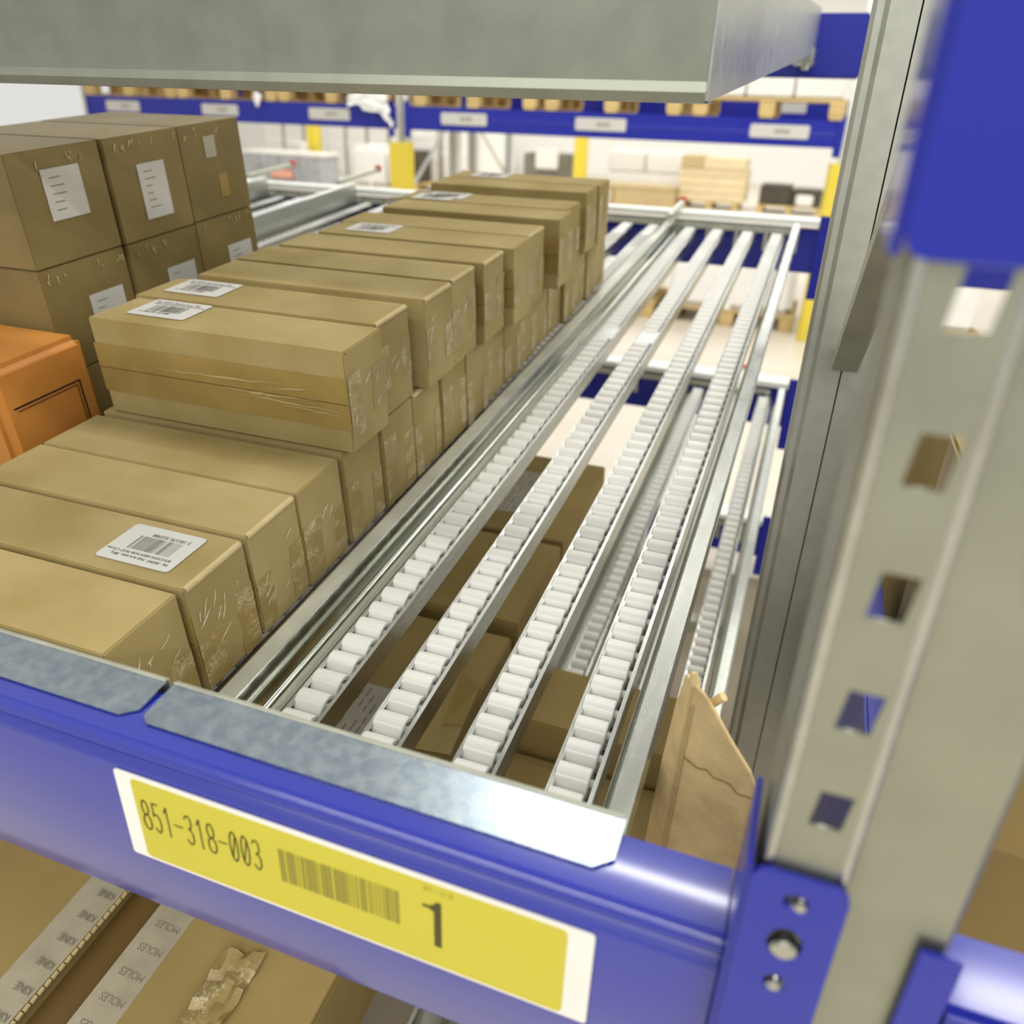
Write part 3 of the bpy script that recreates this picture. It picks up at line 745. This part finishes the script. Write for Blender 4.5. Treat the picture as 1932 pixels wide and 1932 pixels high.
# loose piece of tape film on it
fm = MB(); r_ = random.Random(21); gx, gy = 7, 10
for j in range(gy):
    for i in range(gx):
        fm.v.append((i*.009+r_.uniform(-.002, .002)+j*.004, j*.012+r_.uniform(-.002, .002), .004+r_.uniform(0, .012)))
fm.f = [(j*gx+i, j*gx+i+1, (j+1)*gx+i+1, (j+1)*gx+i) for j in range(gy-1) for i in range(gx-1)]
lf = lane_thing('loose_tape', 'crumpled strip of brown packing tape on the opened carton', 'packing tape', -.545, .30, hC+.001, S2)
lf.rotation_euler = (INC, 0, .35)
fm.build('strip', 'tape_wrinkled', lf, smooth=True)

# ------------------------------------------------------------------ back aisle: pallet rack opposite
YB = 7.33
BX = [-7.52, -3.82, .05, 3.92]      # upright positions (left edge), 0.10 wide
def far_upright(x, y, label, zt=4.0):
    t = thing('far_upright', label, 'rack upright', (x, y, 0))
    MB().prism(sheet([(.03, .0), (.0, .0), (.0, .09), (.02, .09)], .003), 'z', 0, zt).build('half_profile', 'galvanised_ledge', t)
    MB().prism(sheet([(.08, .09), (.10, .09), (.10, .0), (.07, .0)], .003), 'z', 0, zt).build('half_profile', 'galvanised_ledge', t)
    MB().box(.03, .07, .012, .015, 0, zt).build('web', 'galvanised_dull', t)
    return t
FN = ['left edge', 'wide yellow guard', 'right yellow guard', 'far right']
for i, x in enumerate(BX):
    far_upright(x, YB, 'pale front upright of the opposite rack at the %s' % FN[i])
    far_upright(x, YB+1.15, 'pale rear upright of the opposite rack behind the %s' % FN[i])
    if i in (1, 2):
        far_upright(x+.05, YB+1.55, 'grey upright of the back-to-back rack, near one behind the %s' % FN[i])
        far_upright(x+.05, YB+2.70, 'grey upright of the back-to-back rack, far one behind the %s' % FN[i])
    for k, (y0, zz0, y1, zz1) in enumerate(((YB+.1, .95, YB+1.15, 1.62), (YB+.1, 2.9, YB+1.15, 2.1), (YB+1.65, 1.62, YB+2.70, 1.0))):
        if i in (1, 2):
            tag(MB().cyl((x+.05, y0, zz0), (x+.05, y1, zz1), .018, 8).build('frame_brace', 'galvanised', smooth=True), ['low slanting brace of the opposite rack frame', 'high slanting brace of the opposite rack frame', 'slanting brace of the back-to-back rack frame'][k]+' behind the '+FN[i], 'brace')
    g = thing('column_guard', 'yellow column guard on the opposite rack, %s' % ['at the left edge', 'the wide one left of centre', 'the one beside the right upright', 'far right'][i], 'column guard', (x-.045, YB-.09, 0))
    me_ = MB().prism([(0, 0), (.19, 0), (.215, .085), (.195, .085), (.175, .02), (.015, .02), (-.005, .085), (-.025, .085)], 'z', 0, 1.40)
    me_.build('guard_shell', 'yellow_guard', g, bevel=.004)
    MB().box(.05, .14, .02, .09, .003, 1.36).build('guard_core', 'yellow_guard', g)
for b in range(3):
    x0, x1 = BX[b]+.10, BX[b+1]
    nm = ['left', 'middle', 'right'][b]
    t = thing('pallet_beam', 'blue front beam of the opposite rack, %s bay' % nm, 'rack beam', (0, YB, 0))
    MB().box(x0, x1, -.05, 0, 1.505, 1.700).build('beam_profile', 'blue_paint', t, bevel=.008)
    MB().prism([(-.055, 1.60), (-.05, 1.615), (-.05, 1.585)], 'x', x0, x1).build('beam_step', 'blue_paint', t)
    for xe in (x0, x1-.06):
        MB().box(xe, xe+.06, -.056, -.05, 1.44, 1.74).build('end_plate', 'blue_paint', t, bevel=.003)
    t2 = thing('pallet_beam', 'blue back beam of the opposite rack, %s bay' % nm, 'rack beam', (0, YB+1.15, 0))
    MB().box(x0, x1, 0, .05, 1.505, 1.700).build('beam_profile', 'blue_paint', t2, bevel=.008)
for b in range(2):
    t = thing('pallet_beam', 'blue beam of the back-to-back rack behind the pallets, %s bay' % ['left', 'middle'][b], 'rack beam', (0, YB+1.52, 0))
    MB().box(BX[b]+.15, BX[b+1]+.05, -.05, 0, 1.66, 1.86).build('beam_profile', 'blue_paint', t, bevel=.008)
    MB().box(BX[b+1]-.78, BX[b+1]-.36, -.055, -.051, 1.745, 1.835).build('location_sheet', 'paper', t)
LX = [[(-7.15, -6.72), (-5.95, -5.52), (-4.72, -4.28)], [(-3.35, -2.91), (-2.10, -1.66), (-.655, -.205)], [(.5, .94), (1.8, 2.24)]]
for b, row in enumerate(LX):
    for k, (x0, x1) in enumerate(row):
        t = thing('beam_label', 'white location label on the opposite blue beam, %s in the %s bay' % (['left one', 'middle one', 'right one'][k], ['left', 'middle', 'right'][b]), 'shelf label', (x0, YB-.052, 1.56), group='location labels on the opposite beam')
        me = plate_with_holes(rrect(0, x1-x0, 0, .098, .015), [], .003, 'paper', 'sheet'); link('sheet', me, t, (0, -.005, 0), (math.pi/2, 0, 0))
        ln = MB()
        for q in range(4): ln.box(.19+q*.03, .208+q*.03, -.0075, -.0065, .035, .065)
        tag(ln.build('print', 'ink_soft', t), kind='stuff')

# pallets
def pallet_meshes(w, d):
    r = {}
    r['deck_board'] = MB().box(0, w, 0, .10, 0, .022).mesh('deck_board', 'wood', bevel=.002, seg=1)
    r['block'] = MB().box(0, .12, 0, .12, 0, .078).mesh('block', 'wood', bevel=.003, seg=1)
    r['bottom_board'] = MB().box(0, .10, 0, d, 0, .022).mesh('bottom_board', 'wood', bevel=.002, seg=1)
    return r
PM = pallet_meshes(1.16, .80)
def pallet(x, y, z0, label, group='euro pallets', sx=1.0):
    t = thing('pallet', label, 'pallet', (x, y, z0), group=group)
    for k in range(5): link('deck_board', PM['deck_board'], t, (0, k*.175, .122))
    for i in range(3):
        link('bottom_board', PM['bottom_board'], t, (.01+i*.52, 0, 0))
        for j in range(3): link('block', PM['block'], t, (i*.52, j*.34, .022))
    for i in range(3): MB().box(i*.52, i*.52+.12, 0, .80, .10, .122).build('stringer', 'wood', t)
    if sx != 1.0: t.scale = (sx, 1, 1)
    return t
PT = .144
zB = 1.70
UP = [(-1.13, 'right'), (-2.38, 'middle'), (-3.62, 'left')]
for x, nm in UP: pallet(x, YB-.06, zB, 'wooden pallet on the opposite beam, %s one of the middle bay' % nm)
for x, nm in ((-5.05, 'right'), (-6.23, 'middle'), (-7.41, 'left')): pallet(x, YB-.06, zB, 'wooden pallet on the opposite beam, %s one of the left bay' % nm)
pallet(.3, YB-.06, zB, 'wooden pallet on the opposite beam in the right bay')
def load(x0, x1, y0, y1, z0, z1, label, m='white_goods', cat='wrapped load', seams=None, bevel=.02, name='wrapped_load', group=None):
    t = thing(name, label, cat, ((x0+x1)/2, y0, z0), group=group)
    w = (x1-x0)/2
    if not seams:
        MB().box(-w, w, 0, y1-y0, 0, z1-z0).build('body', m, t, bevel=bevel, smooth=True)
        if m == 'white_goods': MB().box(-w-.004, w+.004, -.004, y1-y0+.004, (z1-z0)*.45, (z1-z0)*.5).build('film_band', 'white_plastic', t)
        else: MB().box(-.03, .03, -.002, y1-y0+.002, (z1-z0)*.0+.002, (z1-z0)+.001).build('tape', 'tape' if 'cardboard' in m else m, t)
    else:
        nx, nz_ = seams; dx, dzz = 2*w/nx, (z1-z0)/nz_
        for i in range(nx):
            for j in range(nz_):
                MB().box(-w+i*dx+.006, -w+(i+1)*dx-.006, 0, y1-y0, j*dzz+.004, (j+1)*dzz-.002).build('packed_case', m, t, bevel=min(bevel, .012))
    return t
load(-1.10, .0, YB-.05, YB+.72, zB+PT, zB+PT+.15, 'flat white cases on the right pallet of the opposite beam', seams=(3, 1))
load(-.42, .02, YB-.04, YB+.2, zB+PT+.15, zB+PT+.24, 'white sack slumped over the right end of the flat white cases', m='white_plastic', bevel=.04)
load(-2.36, -1.24, YB-.05, YB+.72, zB+PT, zB+PT+.5, 'grey load on the middle pallet of the opposite beam', m='grey_goods')
load(-3.60, -2.48, YB-.05, YB+.72, zB+PT, zB+PT+.5, 'brown load on the pallet right of the wide yellow guard', m='cardboard_far')
for x, nm in ((-5.03, 'right'), (-6.23, 'middle'), (-7.38, 'left')): load(x, x+1.12, YB-.05, YB+.72, zB+PT, zB+PT+.5, 'load on the %s pallet of the left opposite bay' % nm, m='cardboard_far' if nm != 'middle' else 'grey_goods')
load(.34, 1.4, YB-.05, YB+.72, zB+PT, zB+PT+.4, 'white load on the pallet of the right opposite bay')
# white film draped over the beam beside the wide guard
fd = MB(); r_ = random.Random(31); gx, gy = 9, 10
for j in range(gy):
    for i in range(gx):
        t_ = j/(gy-1)
        wob = .06*math.sin(i*1.4)*t_+r_.uniform(-.02, .02)
        fd.v.append((i*.045+wob*.5+r_.uniform(-.012, .012)+t_*.12*(i/8), -.03*t_+r_.uniform(-.025, .025)-.02, .14-t_*(.20+.16*(i/8)**2)+r_.uniform(-.02, .02)))
fd.f = [(j*gx+i, j*gx+i+1, (j+1)*gx+i+1, (j+1)*gx+i) for j in range(gy-1) for i in range(gx-1)]
fd_t = thing('plastic_film', 'white plastic film draped over the opposite beam beside the wide yellow guard', 'plastic film', (-4.25, YB-.08, zB+.05))
fd.build('sheet', 'film', fd_t, smooth=True)
fd2 = thing('plastic_film', 'small white scrap of film hanging on the left opposite beam', 'plastic film', (-5.32, YB-.07, zB-.02))
s2 = MB()
s2.v = [(0, 0, .08), (.05, -.02, .10), (.10, 0, .07), (.02, -.03, .03), (.06, -.04, .03), (.085, -.02, .02), (.045, -.02, -.04), (.06, -.03, -.03), (.07, -.02, -.02)]
s2.f = [(0, 1, 4, 3), (1, 2, 5, 4), (3, 4, 7, 6), (4, 5, 8, 7)]
s2.build('sheet', 'film', fd2, smooth=True)
# floor pallets in the opposite rack
for k, x in enumerate((-1.22, -2.47, -3.66, .25)):
    pallet(x, YB+.16, 0, 'pallet on the opposite rack floor, %s' % ['first from the right guard', 'second from the right guard', 'third from the right guard', 'just beyond the right guard'][k])
    load(x+.02, x+1.12, YB+.18, YB+.92, PT, PT+[.42, .40, .5, .45][k], 'film-wrapped load on the opposite rack floor, %s' % ['first from the right guard', 'second from the right guard', 'third from the right guard', 'just beyond the right guard'][k], m='white_plastic', bevel=.05)
# ------------------------------------------------------------------ goods standing far behind
YC = 17.5
pallet(-1.24, YC, 0, 'far pallet with dark boxes near the right yellow guard', sx=1.05)
load(-1.22, -.62, YC+.05, YC+.75, PT, PT+.36, 'dark box on the far right pallet', m='dark_goods', name='dark_box', cat='box')
load(-.60, -.05, YC+.05, YC+.75, PT, PT+.30, 'grey-brown box with a white sheet on the far right pallet', m='dark_goods', name='dark_box', cat='box')
load(-.52, -.20, YC-.02, YC+.045, PT+.02, PT+.22, 'small white box in front of the dark far boxes', m='white_goods', name='white_box', cat='box')
pallet(-2.75, YC, 0, 'far pallet under the pale wooden crate')
cr_ = thing('wooden_crate', 'pale wooden crate on a far pallet right of the long carton', 'crate', (-2.80, YC, PT))
for k in range(4): MB().box(0, 1.30 if k < 2 else 1.28, 0, .02, k*.15+.005, k*.15+.145).build('side_board', 'wood_pale', cr_, bevel=.004)
MB().box(0, 1.3, .02, .8, 0, .60).build('crate_core', 'wood_pale', cr_)
MB().box(.0, .45, -.02, .7, .60, .82).build('lid_carton', 'cardboard_far', cr_, bevel=.006)
MB().box(.45, 1.26, -.02, .7, .60, .80).build('lid_board', 'wood_pale', cr_, bevel=.006)
lc = thing('long_carton', 'long low brown carton on the far floor with a white label', 'carton', (-4.60, YC-.4, 0))
MB().box(0, 1.78, 0, .9, 0, .34).build('body', 'cardboard_far', lc, bevel=.006)
MB().box(-.006, 1.786, -.008, .906, .30, .37).build('lid', 'cardboard_far', lc, bevel=.006)
MB().box(.05, .50, -.004, 0, .05, .26).build('label_sheet', 'paper', lc)
MB().box(.53, .58, -.003, 0, .0, .30).build('tape', 'tape', lc)
for i, (x, nm) in enumerate(((-4.95, 'behind the long carton'), (-11.25, 'behind the wrapped pallets at left'))):
    g = thing('column_guard', 'distant yellow column guard %s' % nm, 'column guard', (x, YC-.35, 0))
    MB().box(0, .25, 0, .22, 0, 1.75 if i == 0 else 1.6).build('guard_shell', 'yellow_guard', g, bevel=.02)
    far_upright(x+.08, YC+.05, 'distant rack upright inside the guard %s' % nm)
# white goods and dark boxes around the distant guards
FG = [(-4.55, -3.75, .55, .95, 'white_goods'), (-3.72, -2.95, .55, .95, 'white_goods'), (-4.6, -2.92, .0, .54, 'white_plastic')]
for k, (x0, x1, z0, z1, m) in enumerate(FG):
    load(x0, x1, YC+1.0, YC+1.7, z0, z1, ['left white case on the distant white stack behind the long carton', 'right white case on the distant white stack behind the long carton', 'wide white base of the distant stack behind the long carton'][k], m=m)
load(-6.25, -5.05, YC+.3, YC+1.0, 0, .85, 'dark grey covered load left of the distant middle guard', m='grey_goods')
load(-5.95, -5.45, YC+.2, YC+.290, .55, .95, 'white paper sheet hanging on the dark grey distant load', m='white_goods', name='paper_sheet', cat='paper')
load(-8.3, -6.6, YC+.6, YC+1.5, 0, 1.55, 'tall white distant load behind the back-to-back uprights', m='white_goods')
pallet(-9.15, YC-.3, 0, 'far pallet behind the wide yellow guard brace')
load(-9.1, -8.5, YC-.28, YC+.4, PT, PT+.65, 'dark boxes behind the slanting brace of the wide guard', m='dark_goods', seams=(2, 2))
load(-9.2, -8.45, YC+.5, YC+1.3, .0, 1.5, 'white column of cases behind the slanting brace', m='white_goods', seams=(1, 3))
load(-12.4, -10.35, YC-1.3, YC-.5, 0, .62, 'grey film-wrapped load in front of the distant left guard', m='film_grey', seams=(4, 1))
MB_ = load(-11.6, -11.0, YC-1.34, YC-1.305, .16, .36, 'pink printed sheet on the film-wrapped distant load', m='pink_print', name='printed_sheet', cat='sheet')
load(-12.4, -10.3, YC-1.3, YC-.5, .62, .69, 'white cover on the film-wrapped distant load', m='white_goods', name='white_cover', cat='cover')
load(-10.3, -9.3, YC-.1, YC+.8, .0, .85, 'crumpled white sacks left of the wide yellow guard', m='white_plastic', bevel=.1)
load(-13.2, -12.75, YC-.3, YC+.3, PT, .58, 'red box on the far left pallet', m='red_card', name='red_box', cat='box')
pallet(-13.6, YC-.4, 0, 'far left pallet under the red box')
load(-12.42, -12.0, YC+.5, YC+1.1, .0, .80, 'white case right of the red box', m='white_goods')
for k in range(9):
    load(-14.2+k*.62, -13.68+k*.62, YC+2.2, YC+2.9, 0, 1.62, 'tall white case %s from the left in the distant row' % ORD[k], m='white_goods', group='distant white cases')
